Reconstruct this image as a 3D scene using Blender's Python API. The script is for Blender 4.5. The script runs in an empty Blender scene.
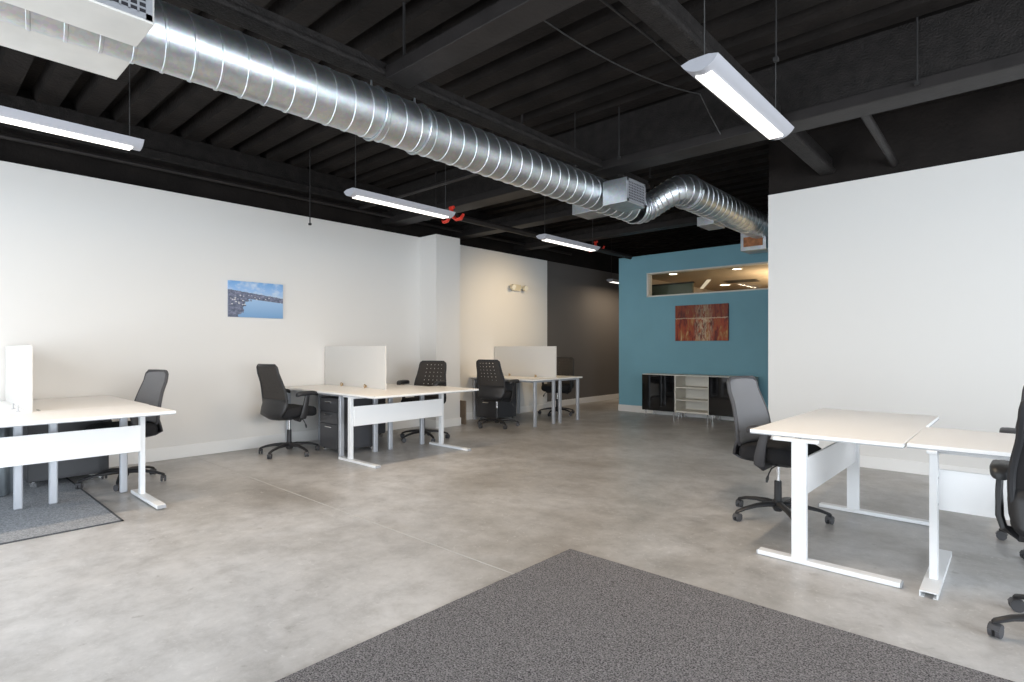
import bpy, bmesh, math, random
from mathutils import Vector, Matrix
random.seed(7)
C = bpy.context.scene.collection
PI = math.pi

# ------------------------------------------------------------------ materials
def nodes_of(name):
    m = bpy.data.materials.new(name); m.use_nodes = True
    nt = m.node_tree
    return m, nt, nt.nodes['Principled BSDF']

def mat(name, col, rough=0.5, metal=0.0, bump=0.0, bscale=60.0, var=0.0, vscale=8.0, emit=None, estr=0.0, spec=None, coat=0.0, detail=4.0):
    m, nt, b = nodes_of(name)
    b.inputs['Base Color'].default_value = (*col, 1)
    b.inputs['Roughness'].default_value = rough
    b.inputs['Metallic'].default_value = metal
    if spec is not None: b.inputs['Specular IOR Level'].default_value = spec
    if coat: b.inputs['Coat Weight'].default_value = coat
    tc = nt.nodes.new('ShaderNodeTexCoord')
    if var > 0:
        n = nt.nodes.new('ShaderNodeTexNoise'); n.inputs['Scale'].default_value = vscale; n.inputs['Detail'].default_value = detail
        nt.links.new(tc.outputs['Object'], n.inputs['Vector'])
        r = nt.nodes.new('ShaderNodeValToRGB')
        r.color_ramp.elements[0].position = .3; r.color_ramp.elements[1].position = .7
        r.color_ramp.elements[0].color = (*[max(0, c*(1-var)) for c in col], 1)
        r.color_ramp.elements[1].color = (*[min(1, c*(1+var)) for c in col], 1)
        nt.links.new(n.outputs['Fac'], r.inputs['Fac']); nt.links.new(r.outputs['Color'], b.inputs['Base Color'])
    if bump > 0:
        n2 = nt.nodes.new('ShaderNodeTexNoise'); n2.inputs['Scale'].default_value = bscale; n2.inputs['Detail'].default_value = 3
        nt.links.new(tc.outputs['Object'], n2.inputs['Vector'])
        bp = nt.nodes.new('ShaderNodeBump'); bp.inputs['Strength'].default_value = bump; bp.inputs['Distance'].default_value = .01
        nt.links.new(n2.outputs['Fac'], bp.inputs['Height']); nt.links.new(bp.outputs['Normal'], b.inputs['Normal'])
    if emit:
        b.inputs['Emission Color'].default_value = (*emit, 1); b.inputs['Emission Strength'].default_value = estr
    return m

def ramp(nt, stops):
    r = nt.nodes.new('ShaderNodeValToRGB')
    cr = r.color_ramp
    while len(cr.elements) > 1: cr.elements.remove(cr.elements[-1])
    cr.elements[0].position = stops[0][0]; cr.elements[0].color = (*stops[0][1], 1)
    for p, c in stops[1:]:
        e = cr.elements.new(p); e.color = (*c, 1)
    return r
def noise(nt, vec, scale, detail=4, rough=.5, dist=0):
    n = nt.nodes.new('ShaderNodeTexNoise'); n.inputs['Scale'].default_value = scale
    n.inputs['Detail'].default_value = detail; n.inputs['Roughness'].default_value = rough; n.inputs['Distortion'].default_value = dist
    if vec is not None: nt.links.new(vec, n.inputs['Vector'])
    return n
def math_n(nt, op, a, b):
    n = nt.nodes.new('ShaderNodeMath'); n.operation = op
    for i, v in enumerate((a, b)):
        if isinstance(v, (int, float)): n.inputs[i].default_value = v
        else: nt.links.new(v, n.inputs[i])
    return n.outputs[0]
def mixc(nt, fac, a, b, mode='MIX'):
    n = nt.nodes.new('ShaderNodeMix'); n.data_type = 'RGBA'; n.blend_type = mode
    for k, v in ((0, fac), (6, a), (7, b)):
        if isinstance(v, (int, float)): n.inputs[k].default_value = v
        elif isinstance(v, tuple): n.inputs[k].default_value = (*v, 1)
        else: nt.links.new(v, n.inputs[k])
    return n.outputs[2]

M = {}
M['screen'] = mat('white_screen_laminate', (.64, .625, .60), .8)
M['wall'] = mat('white_paint', (.73, .715, .69), .85, bump=.05, bscale=200)
M['dark_wall'] = mat('grey_paint', (.14, .13, .122), .8, bump=.05, bscale=200)
M['blue'] = mat('blue_paint', (.20, .42, .52), .75, bump=.05, bscale=200, var=.04, vscale=1.5)
M['base'] = mat('baseboard_paint', (.82, .81, .79), .55)
M['black'] = mat('black_ceiling_paint', (.0125, .0100, .0088), .8, bump=.6, bscale=30, var=.35, vscale=3, spec=.2)
M['beam'] = mat('black_fireproofed_steel', (.0135, .0115, .0108), .65, bump=1.0, bscale=70, var=.4, vscale=12, spec=.25)
M['beam_s'] = mat('black_painted_steel', (.0185, .016, .0155), .55, bump=.2, bscale=30, var=.2, vscale=6, spec=.3)
M['melamine'] = mat('white_melamine', (.93, .93, .93), .4, spec=.5)
M['cream_top'] = mat('warm_white_melamine', (.90, .875, .83), .35)
M['edge'] = mat('grey_edge_band', (.42, .43, .45), .5)
M['white_steel'] = mat('white_powder_coat', (.84, .85, .86), .35, bump=.03, bscale=300)
M['silver'] = mat('silver_powder_coat', (.50, .52, .56), .4, metal=.35, bump=.03, bscale=300)
M['chrome'] = mat('chrome', (.75, .75, .76), .15, metal=1)
M['black_pl'] = mat('black_plastic', (.022, .022, .024), .45, bump=.1, bscale=200)
M['grey_pl'] = mat('dark_grey_plastic', (.05, .05, .055), .5, bump=.1, bscale=200)
M['seat_fab'] = mat('black_fabric', (.014, .014, .016), .95, bump=.5, bscale=400, var=.3, vscale=300)
M['mesh_dark'] = mat('dark_mesh_fabric', (.046, .040, .036), .8, bump=.5, bscale=500, var=.4, vscale=400)
M['mesh_black'] = mat('black_mesh_fabric', (.014, .013, .014), .85, bump=.5, bscale=500)
M['mesh_grey'] = mat('grey_mesh_fabric', (.20, .205, .22), .8, bump=.5, bscale=500, var=.25, vscale=500)
M['caster_grey'] = mat('grey_rubber', (.06, .06, .065), .5)
M['pedestal'] = mat('charcoal_steel', (.055, .056, .062), .38, bump=.02, bscale=200)
M['gloss_black'] = mat('gloss_black_glass', (.006, .006, .007), .06, coat=.6)
M['cab'] = mat('cream_laminate', (.72, .70, .64), .5)
M['light_body'] = mat('white_metal_luminaire', (.38, .385, .42), .4)
M['lens'] = mat('lit_lens', (.9, .9, .9), .5, emit=(1, .95, .86), estr=1.6)
M['can_lens'] = mat('downlight_lens', (.9, .9, .9), .5, emit=(1, .86, .66), estr=9)
M['wire'] = mat('black_cable', (.012, .011, .011), .7)
M['wire_l'] = mat('grey_steel_cable', (.06, .06, .06), .6, metal=.3)
M['brass'] = mat('brass', (.45, .30, .12), .35, metal=.9)
M['red'] = mat('red_plastic', (.75, .05, .03), .4)
M['em'] = mat('ivory_plastic', (.62, .57, .44), .5)
M['em_lens'] = mat('lamp_lens', (.8, .78, .7), .2)
M['frame_w'] = mat('cream_window_trim', (.74, .72, .66), .5)
M['inner_ceiling'] = mat('beige_ceiling_paint', (.46, .38, .30), .9, bump=.03, bscale=80, var=.06, vscale=2)
M['inner_wall'] = mat('dark_green_wall', (.10, .12, .09), .6)
M['vent'] = mat('brown_vent', (.10, .085, .07), .6)
M['cardboard'] = mat('brown_board', (.22, .17, .125), .8, var=.1)
M['grille'] = mat('grey_grille_metal', (.38, .39, .42), .5, metal=.5)
M['grille_dark'] = mat('dark_duct_opening', (.02, .02, .025), .8)
M['boot_paint'] = mat('galvanised_boot', (.66, .65, .62), .5, metal=.25, var=.06, vscale=5)
M['orange'] = mat('warm_reflection_register_face', (.42, .17, .07), .5, metal=.2, var=.4, vscale=12)  # warm reflection on the register, put into its orange colour
M['ribbed'] = mat('grey_ribbed_sheet', (.26, .29, .31), .5, metal=.3, var=.2, vscale=6)

def duct_mat():
    m, nt, b = nodes_of('galvanised_spiral_duct')
    tc = nt.nodes.new('ShaderNodeTexCoord')
    v = nt.nodes.new('ShaderNodeTexVoronoi'); v.inputs['Scale'].default_value = 55
    nt.links.new(tc.outputs['Object'], v.inputs['Vector'])
    n = noise(nt, tc.outputs['Object'], 7, 5, .6)
    r = ramp(nt, [(.3, (.56, .60, .63)), (.7, (.74, .76, .78))])
    nt.links.new(n.outputs['Fac'], r.inputs['Fac'])
    c = mixc(nt, .12, r.outputs['Color'], v.outputs['Color'], 'MULTIPLY')
    nt.links.new(c, b.inputs['Base Color'])
    b.inputs['Metallic'].default_value = 1
    rr = nt.nodes.new('ShaderNodeMapRange'); rr.inputs['To Min'].default_value = .32; rr.inputs['To Max'].default_value = .46
    n3 = noise(nt, tc.outputs['Object'], 25, 4)
    nt.links.new(n3.outputs['Fac'], rr.inputs['Value']); nt.links.new(rr.outputs['Result'], b.inputs['Roughness'])
    bp = nt.nodes.new('ShaderNodeBump'); bp.inputs['Strength'].default_value = .08; bp.inputs['Distance'].default_value = .01
    nt.links.new(n.outputs['Fac'], bp.inputs['Height']); nt.links.new(bp.outputs['Normal'], b.inputs['Normal'])
    return m
M['duct'] = duct_mat()

def floor_mat():
    m, nt, b = nodes_of('polished_concrete')
    tc = nt.nodes.new('ShaderNodeTexCoord'); o = tc.outputs['Object']
    n1 = noise(nt, o, .55, 7, .62, .4)
    r1 = ramp(nt, [(.32, (.285, .265, .245)), (.45, (.41, .395, .38)), (.56, (.52, .51, .505)), (.70, (.60, .60, .605))])
    nt.links.new(n1.outputs['Fac'], r1.inputs['Fac'])
    n2 = noise(nt, o, 4.5, 12, .74, .15)
    r2 = ramp(nt, [(.3, (.62, .61, .60)), (.5, (.95, .95, .95)), (.7, (1.2, 1.2, 1.2))])
    nt.links.new(n2.outputs['Fac'], r2.inputs['Fac'])
    c = mixc(nt, .8, r1.outputs['Color'], r2.outputs['Color'], 'MULTIPLY')
    n4 = noise(nt, o, 16, 8, .75, 2.0)
    r4 = ramp(nt, [(.57, (0, 0, 0)), (.66, (1, 1, 1))])
    nt.links.new(n4.outputs['Fac'], r4.inputs['Fac'])
    f = math_n(nt, 'MULTIPLY', r4.outputs['Color'], .38)
    c = mixc(nt, f, c, (.72, .71, .70))
    n5 = noise(nt, o, 14, 5, .6, .3)
    r5 = ramp(nt, [(.27, (1, 1, 1)), (.36, (0, 0, 0))])
    nt.links.new(n5.outputs['Fac'], r5.inputs['Fac'])
    f = math_n(nt, 'MULTIPLY', r5.outputs['Color'], .35)
    c = mixc(nt, f, c, (.14, .125, .11))
    nt.links.new(c, b.inputs['Base Color'])
    rr = nt.nodes.new('ShaderNodeMapRange'); rr.inputs['To Min'].default_value = .22; rr.inputs['To Max'].default_value = .5
    nt.links.new(n2.outputs['Fac'], rr.inputs['Value']); nt.links.new(rr.outputs['Result'], b.inputs['Roughness'])
    b.inputs['Specular IOR Level'].default_value = .5
    bp = nt.nodes.new('ShaderNodeBump'); bp.inputs['Strength'].default_value = .06; bp.inputs['Distance'].default_value = .01
    nt.links.new(n2.outputs['Fac'], bp.inputs['Height']); nt.links.new(bp.outputs['Normal'], b.inputs['Normal'])
    return m
M['floor'] = floor_mat()

def carpet_mat(name, dark, light, sc):
    m, nt, b = nodes_of(name)
    tc = nt.nodes.new('ShaderNodeTexCoord'); o = tc.outputs['Object']
    n = noise(nt, o, sc, 3, .7)
    r = ramp(nt, [(.36, dark), (.5, tuple((a+c)/2 for a, c in zip(dark, light))), (.64, light)])
    nt.links.new(n.outputs['Fac'], r.inputs['Fac']); nt.links.new(r.outputs['Color'], b.inputs['Base Color'])
    b.inputs['Roughness'].default_value = 1; b.inputs['Specular IOR Level'].default_value = .1
    bp = nt.nodes.new('ShaderNodeBump'); bp.inputs['Strength'].default_value = .8; bp.inputs['Distance'].default_value = .01
    nt.links.new(n.outputs['Fac'], bp.inputs['Height']); nt.links.new(bp.outputs['Normal'], b.inputs['Normal'])
    return m
M['carpet'] = carpet_mat('grey_speckled_carpet', (.035, .033, .035), (.33, .315, .32), 150)
M['mat'] = carpet_mat('light_grey_mat', (.20, .21, .225), (.40, .415, .44), 90)
M['mat_edge'] = mat('dark_mat_edge', (.06, .065, .075), .8)

def landscape_mat():
    m, nt, b = nodes_of('lake_view_print')
    tc = nt.nodes.new('ShaderNodeTexCoord'); s = nt.nodes.new('ShaderNodeSeparateXYZ')
    nt.links.new(tc.outputs['Generated'], s.inputs[0])
    u, v = s.outputs['Y'], s.outputs['Z']
    g = tc.outputs['Generated']
    sky = ramp(nt, [(.55, (.42, .55, .72)), (.75, (.28, .47, .76)), (1, (.16, .36, .68))]); nt.links.new(v, sky.inputs['Fac'])
    cl = noise(nt, g, 5, 5, .6); clr = ramp(nt, [(.45, (0, 0, 0)), (.7, (.8, .8, .8))]); nt.links.new(cl.outputs['Fac'], clr.inputs['Fac'])
    skyc = mixc(nt, clr.outputs['Color'], sky.outputs['Color'], (.62, .70, .80))
    water = ramp(nt, [(0, (.17, .33, .56)), (.5, (.33, .50, .72))]); nt.links.new(v, water.inputs['Fac'])
    hn = noise(nt, g, 14, 5, .7)
    # far hills band: between v=.45 and .45+.25*(1-u)+noise
    top = math_n(nt, 'ADD', math_n(nt, 'MULTIPLY', math_n(nt, 'SUBTRACT', 1.0, u), .18), math_n(nt, 'ADD', math_n(nt, 'MULTIPLY', hn.outputs['Fac'], .10), .53))
    is_h = math_n(nt, 'LESS_THAN', v, top)
    hc = ramp(nt, [(.35, (.05, .065, .11)), (.6, (.20, .22, .31)), (.7, (.33, .33, .38))]); nt.links.new(hn.outputs['Fac'], hc.inputs['Fac'])
    c = mixc(nt, is_h, skyc, hc.outputs['Color'])
    # water where below shoreline: v < .50 - and right of the town
    wl = math_n(nt, 'LESS_THAN', v, math_n(nt, 'SUBTRACT', .56, math_n(nt, 'MULTIPLY', u, .12)))
    tn = noise(nt, g, 6, 3)
    wr = math_n(nt, 'GREATER_THAN', u, math_n(nt, 'ADD', math_n(nt, 'MULTIPLY', tn.outputs['Fac'], .35), math_n(nt, 'MULTIPLY', v, .35)))
    w = math_n(nt, 'MULTIPLY', wl, wr)
    c = mixc(nt, w, c, water.outputs['Color'])
    # houses: bright flecks in the town
    vo = nt.nodes.new('ShaderNodeTexVoronoi'); vo.inputs['Scale'].default_value = 14; nt.links.new(g, vo.inputs['Vector'])
    hs = math_n(nt, 'MULTIPLY', math_n(nt, 'LESS_THAN', vo.outputs['Distance'], .22), math_n(nt, 'MULTIPLY', math_n(nt, 'LESS_THAN', v, .62), math_n(nt, 'SUBTRACT', 1.0, w)))
    c = mixc(nt, math_n(nt, 'MULTIPLY', hs, .8), c, (.75, .74, .72))
    nt.links.new(c, b.inputs['Base Color']); b.inputs['Roughness'].default_value = .6
    return m
def abstract_mat():
    m, nt, b = nodes_of('rust_abstract_canvas')
    tc = nt.nodes.new('ShaderNodeTexCoord'); g = tc.outputs['Generated']
    s = nt.nodes.new('ShaderNodeSeparateXYZ'); nt.links.new(g, s.inputs[0])
    mp = nt.nodes.new('ShaderNodeMapping'); mp.inputs['Scale'].default_value = (9, 1, 1.6); nt.links.new(g, mp.inputs['Vector'])
    n = noise(nt, mp.outputs['Vector'], 1.5, 7, .6, .5)
    r = ramp(nt, [(.30, (.05, .015, .012)), (.43, (.20, .03, .02)), (.52, (.40, .07, .025)), (.58, (.33, .10, .03)), (.66, (.50, .26, .10)), (.78, (.70, .60, .42))])
    nt.links.new(n.outputs['Fac'], r.inputs['Fac'])
    mp2 = nt.nodes.new('ShaderNodeMapping'); mp2.inputs['Scale'].default_value = (14, 1, 3); nt.links.new(g, mp2.inputs['Vector'])
    n2 = noise(nt, mp2.outputs['Vector'], 2, 6, .7, .4)
    cx = math_n(nt, 'ABSOLUTE', math_n(nt, 'SUBTRACT', s.outputs['X'], .55), 0)
    f = ramp(nt, [(0, (1, 1, 1)), (.13, (.5, .5, .5)), (.2, (0, 0, 0))]); nt.links.new(cx, f.inputs['Fac'])
    f2 = ramp(nt, [(.42, (0, 0, 0)), (.6, (1, 1, 1))]); nt.links.new(n2.outputs['Fac'], f2.inputs['Fac'])
    ff = math_n(nt, 'MULTIPLY', f.outputs['Color'], f2.outputs['Color'])
    c = mixc(nt, ff, r.outputs['Color'], (.66, .56, .38))
    # pale horizontal streak at two thirds height
    hz = math_n(nt, 'LESS_THAN', math_n(nt, 'ABSOLUTE', math_n(nt, 'SUBTRACT', s.outputs['Z'], math_n(nt, 'ADD', .56, math_n(nt, 'MULTIPLY', n2.outputs['Fac'], .14))), 0), .012)
    c = mixc(nt, math_n(nt, 'MULTIPLY', hz, .8), c, (.6, .5, .36))
    dk = math_n(nt, 'MULTIPLY', math_n(nt, 'GREATER_THAN', s.outputs['Z'], .64), .45)
    c = mixc(nt, dk, c, (.10, .03, .025))
    nt.links.new(c, b.inputs['Base Color']); b.inputs['Roughness'].default_value = .6
    return m
M['landscape'] = landscape_mat(); M['abstract'] = abstract_mat()
def glass_mat():
    m, nt, b = nodes_of('clear_glass')
    out = nt.nodes['Material Output']; nt.nodes.remove(b)
    t = nt.nodes.new('ShaderNodeBsdfTransparent'); t.inputs[0].default_value = (.93, .95, .94, 1)
    g = nt.nodes.new('ShaderNodeBsdfGlossy'); g.inputs['Roughness'].default_value = .03
    f = nt.nodes.new('ShaderNodeFresnel'); f.inputs[0].default_value = 1.35
    x = nt.nodes.new('ShaderNodeMixShader')
    nt.links.new(f.outputs[0], x.inputs[0]); nt.links.new(t.outputs[0], x.inputs[1]); nt.links.new(g.outputs[0], x.inputs[2])
    nt.links.new(x.outputs[0], out.inputs['Surface'])
    return m
M['glass'] = glass_mat()

# ------------------------------------------------------------------ mesh helpers
class MB:
    def __init__(s): s.bm = bmesh.new()
    def box(s, x0, x1, y0, y1, z0, z1, mx=None):
        vs = [s.bm.verts.new(v) for v in ((x0,y0,z0),(x1,y0,z0),(x1,y1,z0),(x0,y1,z0),(x0,y0,z1),(x1,y0,z1),(x1,y1,z1),(x0,y1,z1))]
        for f in ((3,2,1,0),(4,5,6,7),(0,1,5,4),(1,2,6,5),(2,3,7,6),(3,0,4,7)): s.bm.faces.new([vs[i] for i in f])
        if mx is not None:
            for v in vs: v.co = mx @ v.co
        return s
    def sweep(s, pts, rad, n=12, up=(0,0,1), caps=True, power=1.0):
        """tube along pts; rad is r, or list of (a,b) half sizes across / along 'up'"""
        pts = [Vector(p) for p in pts]; N = len(pts)
        if not isinstance(rad, (list, tuple)): rad = [(rad, rad)]*N
        elif not isinstance(rad[0], (list, tuple)): rad = [(r, r) for r in rad] if len(rad) == N else [tuple(rad)]*N
        rings = []
        for i, p in enumerate(pts):
            t = (pts[min(i+1, N-1)] - pts[max(i-1, 0)]).normalized()
            u = Vector(up)
            if abs(t.dot(u)) > .97: u = Vector((0,1,0)) if abs(t.y) < .9 else Vector((1,0,0))
            a = t.cross(u).normalized(); b = a.cross(t).normalized()
            ring = []
            for k in range(n):
                th = 2*PI*(k+.5)/n; cs, sn = math.cos(th), math.sin(th)
                cs = math.copysign(abs(cs)**power, cs); sn = math.copysign(abs(sn)**power, sn)
                ring.append(s.bm.verts.new(p + a*cs*rad[i][0] + b*sn*rad[i][1]))
            rings.append(ring)
        for i in range(N-1):
            for k in range(n):
                s.bm.faces.new((rings[i][k], rings[i][(k+1)%n], rings[i+1][(k+1)%n], rings[i+1][k]))
        if caps:
            s.bm.faces.new(rings[0][::-1]); s.bm.faces.new(rings[-1])
        return s
    def cyl(s, p0, p1, r, n=16): return s.sweep([p0, p1], r, n)
    def torus(s, c, axis, R, r, n=32, m=6):
        c = Vector(c); ax = Vector(axis).normalized()
        u = ax.cross(Vector((0,0,1)) if abs(ax.z) < .9 else Vector((1,0,0))).normalized(); w = ax.cross(u)
        g = []
        for i in range(n):
            th = 2*PI*i/n; d = u*math.cos(th) + w*math.sin(th)
            g.append([s.bm.verts.new(c + d*(R + r*math.cos(2*PI*j/m)) + ax*r*math.sin(2*PI*j/m)) for j in range(m)])
        for i in range(n):
            for j in range(m):
                s.bm.faces.new((g[i][j], g[(i+1)%n][j], g[(i+1)%n][(j+1)%m], g[i][(j+1)%m]))
        return s
    def layers(s, rings):
        """stack of closed rings (lists of points, equal length), capped"""
        R = [[s.bm.verts.new(p) for p in r] for r in rings]; n = len(R[0])
        for i in range(len(R)-1):
            for k in range(n): s.bm.faces.new((R[i][k], R[i][(k+1)%n], R[i+1][(k+1)%n], R[i+1][k]))
        s.bm.faces.new(R[0][::-1]); s.bm.faces.new(R[-1])
        return s
    def build(s, name, m, parent=None, bevel=0, smooth=False, solid=0, angle=.6):
        bmesh.ops.recalc_face_normals(s.bm, faces=s.bm.faces[:])
        me = bpy.data.meshes.new(name); s.bm.to_mesh(me); s.bm.free()
        ms = m if isinstance(m, list) else [m]
        for k in ms: me.materials.append(k)
        o = bpy.data.objects.new(name, me); C.objects.link(o)
        if parent: o.parent = parent
        if smooth:
            for p in me.polygons: p.use_smooth = True
            me.set_sharp_from_angle(angle=angle)
        if solid:
            md = o.modifiers.new('thick', 'SOLIDIFY'); md.thickness = solid; md.offset = 0
        if bevel:
            md = o.modifiers.new('bevel', 'BEVEL'); md.width = bevel; md.segments = 2; md.limit_method = 'ANGLE'
        return o

def thing(name, label, cat, loc=(0,0,0), rz=0, group=None):
    o = bpy.data.objects.new(name, None); C.objects.link(o); o.empty_display_size = .1
    o.location = loc; o.rotation_euler = (0, 0, rz)
    tag(o, label, cat, group); return o
def tag(o, label, cat, group=None, kind=None):
    o['label'] = label; o['category'] = cat
    if group: o['group'] = group
    if kind: o['kind'] = kind
    return o
def struct(o): o['kind'] = 'structure'; return o
def dup(src, loc, rz, label):
    def cp(o, parent):
        c = o.copy(); C.objects.link(c)
        if parent: c.parent = parent
        for ch in [k for k in bpy.data.objects if k.parent == o]: cp(ch, c)
        return c
    r = cp(src, None); r.location = loc; r.rotation_euler = (0, 0, rz); r['label'] = label
    return r
def R(d): return math.radians(d)
def box(name, m, *a, parent=None, bevel=0): return MB().box(*a).build(name, m, parent, bevel)

# ------------------------------------------------------------------ the room
struct(box('floor', M['floor'], -7.6, 4.2, -2.2, 17.4, -.1, 0))
# deck with ribs running along x
b = MB(); b.box(-8, 4.4, -2.4, 17.6, 3.76, 3.9)
y = -2.2
while y < 15:
    w0, w1 = .085, .105
    vs = [b.bm.verts.new(p) for p in ((-8,y-w1,3.77),(-8,y-w0,3.62),(-8,y+w0,3.62),(-8,y+w1,3.77),(4.3,y-w1,3.77),(4.3,y-w0,3.62),(4.3,y+w0,3.62),(4.3,y+w1,3.77))]
    for f in ((0,1,5,4),(1,2,6,5),(2,3,7,6),(0,3,2,1),(4,5,6,7)): b.bm.faces.new([vs[i] for i in f])
    y += .32
struct(b.build('ceiling', M['black']))
TOP = 2.98
struct(box('wall_left', M['wall'], -7.17, -7.0, -2.2, 8.78, 0, TOP))
struct(box('wall_left_column', M['wall'], -7.01, -6.6, 5.56, 6.05, 0, TOP))
struct(box('wall_left_corridor', M['dark_wall'], -7.34, -7.171, -2.2, 15.2, 0, 3.02))
struct(box('wall_left_upper', M['black'], -7.5, -7.2, -2.2, 15.2, 3.02, 3.78))
struct(box('wall_back', M['dark_wall'], -7.5, -5.6, 15.0, 15.2, 0, 3.8))
struct(box('wall_right', M['wall'], -2.135, 4.2, 6.76, 6.92, 0, 3.0))
struct(box('wall_right_upper', M['black'], -2.135, 4.2, 6.78, 6.9, 3.0, 3.78))
struct(box('wall_side', M['wall'], 4.2, 4.35, -2.2, 17.4, 0, 3.78))
# blue wall with a strip window hole
b = MB(); WX0, WX1, WZ0, WZ1 = -5.21, -1.6, 2.19, 2.645
b.box(-5.82, WX0, 9.56, 9.70, 0, 2.99); b.box(WX1, 4.2, 9.56, 9.70, 0, 2.99)
b.box(WX0, WX1, 9.56, 9.70, 0, WZ0); b.box(WX0, WX1, 9.56, 9.70, WZ1, 2.99)
struct(b.build('wall_blue', M['blue']))
b = MB(); e = .03
b.box(WX0, WX0+e, 9.545, 9.70, WZ0, WZ1); b.box(WX1-e, WX1, 9.545, 9.70, WZ0, WZ1)
b.box(WX0, WX1, 9.545, 9.70, WZ0, WZ0+e*.8); b.box(WX0, WX1, 9.545, 9.70, WZ1-e*.8, WZ1)
wf = struct(b.build('window_1', M['frame_w'], bevel=.003))
MB().box(WX0+e, WX1-e, 9.62, 9.628, WZ0+.02, WZ1-.02).build('glass_pane', M['glass'], wf)
# the meeting room behind the strip window
struct(box('wall_corridor', M['dark_wall'], -5.82, -5.7, 9.70, 17.4, 0, 2.99))
struct(box('ceiling_meeting_room', M['inner_ceiling'], -5.7, 4.2, 9.70, 17.4, 2.67, 2.99))
struct(box('wall_meeting_room', M['inner_ceiling'], -5.7, 4.2, 17.2, 17.4, 0, 2.67))
struct(box('wall_meeting_room_side', M['inner_ceiling'], -5.7, -5.68, 9.70, 17.2, 0, 2.67))
# front wall with tall shop windows behind the camera
b = MB(); b.box(-7.5, 4.35, -2.35, -2.2, 0, .25); b.box(-7.5, 4.35, -2.35, -2.2, 2.85, 3.8)
for x in (-7.5, -4.6, -1.7, 1.2, 4.15): b.box(x, x+.2, -2.35, -2.2, .25, 2.85)
struct(b.build('wall_front', M['base']))

# baseboards
def baseboard(name, x0, x1, y0, y1, h=.125):
    struct(box(name, M['base'], x0, x1, y0, y1, 0, h, bevel=.004))
baseboard('baseboard_left', -7.0, -6.985, -2.2, 5.55, .145)
b = MB(); b.box(-7.0, -6.585, 5.545, 5.56, 0, .125); b.box(-6.6, -6.585, 5.56, 6.05, 0, .125); b.box(-7.0, -6.585, 6.05, 6.065, 0, .125)
struct(b.build('baseboard_column', M['base'], bevel=.004))
baseboard('baseboard_left_far', -7.0, -6.985, 6.07, 8.79)
baseboard('baseboard_corridor', -7.171, -7.155, 8.8, 15.0)
baseboard('baseboard_blue', -5.83, 4.2, 9.545, 9.56)
baseboard('baseboard_right', -2.14, 4.2, 6.745, 6.76)

# floor joint
struct(box('trim_floor_joint', mat('joint_filler', (.50, .49, .47), .7), -7.0, 4.2, 2.285, 2.291, -.001, .0012))

# carpets
tag(box('floor_carpet', M['carpet'], -2.045, 2.2, -2.1, 2.79, 0, .008), 'large dark grey speckled carpet laid on the concrete in the foreground', 'carpet')
ch = thing('chair_mat', 'light grey floor mat with dark edge lying under the left desks', 'mat')
box('mat_surface', M['mat'], -6.95, -4.775, -1.2, 1.087, 0, .006, parent=ch)
b = MB(); b.box(-6.97, -4.76, 1.087, 1.102, 0, .007); b.box(-4.775, -4.76, -1.2, 1.102, 0, .007)
b.build('mat_border', M['mat_edge'], ch)

# ------------------------------------------------------------------ ceiling steel
def beam_x(y0, y1, x0, x1, zb, name='ceiling_beam', fl=.09, web=3.63):
    b = MB(); b.box(x0, x1, y0, y1, zb, zb+fl)
    o = b.build(name, M['beam_s'], bevel=.006); struct(o)
    b = MB(); b.box(x0, x1, y0+.02, y1-.02, zb+fl, web); w = b.build('beam_web', M['beam'], o)
    return o
def beam_y(x0, x1, y0, y1, zb, fl=.09, name='ceiling_beam', top=3.63):
    b = MB(); b.box(x0, x1, y0, y1, zb, zb+fl)
    o = b.build(name, M['beam'], bevel=.02); struct(o)
    b = MB(); b.box(x0+.03, x1-.03, y0, y1, zb+fl, top); b.build('beam_web', M['beam'], o)
    return o
beam_x(4.98, 5.25, -7.2, 4.2, 3.11)
beam_x(2.26, 2.46, -3.22, 4.2, 3.09, web=3.2)
beam_x(6.40, 6.62, -7.2, -3.4, 3.11, web=3.3)
beam_x(8.0, 8.2, -7.2, -3.2, 3.11, web=3.3)
beam_y(-3.38, -3.22, -2.2, 6.0, 3.12, fl=.05, top=3.22)
beam_y(-1.60, -1.45, -2.2, 6.78, 3.11, fl=.06, top=3.28)
beam_y(-7.2, -7.0, -2.2, 9.0, 3.30, fl=.12)
def pipe(pts, r, m, label, name='ceiling_pipe', cat='pipe', n=12, group=None):
    o = MB().sweep(pts, r, n).build(name, m, smooth=True)
    return tag(o, label, cat, group)
pipe([(-6.93, -2.1, 3.19), (-6.93, 9.5, 3.19)], .022, M['beam_s'], 'thin black conduit running along the top of the left wall')
pipe([(-5.41, 4.9, 2.94), (-5.41, 9.3, 2.94)], .04, M['beam_s'], 'black pipe under the ceiling running from the red clamp towards the blue wall')
pipe([(-6.95, 4.43, 3.22), (-3.6, 4.43, 3.22)], .024, M['beam_s'], 'thin black sprinkler pipe crossing the ceiling before the red clamp')
pipe([(-.93, 5.2, 3.16), (-.93, 6.5, 3.13), (-.93, 6.78, 3.10)], .035, M['beam_s'], 'short black pipe stub between the cross beam and the black upper right wall')
pipe([(-1.72, -.5, 3.17), (-1.72, 1.5, 3.16), (-1.69, 3.2, 3.165), (-1.72, 4.95, 3.17)], .008, M['wire'], 'thin black cable beside the right ceiling beam', 'electric_cable', 'cable')
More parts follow.
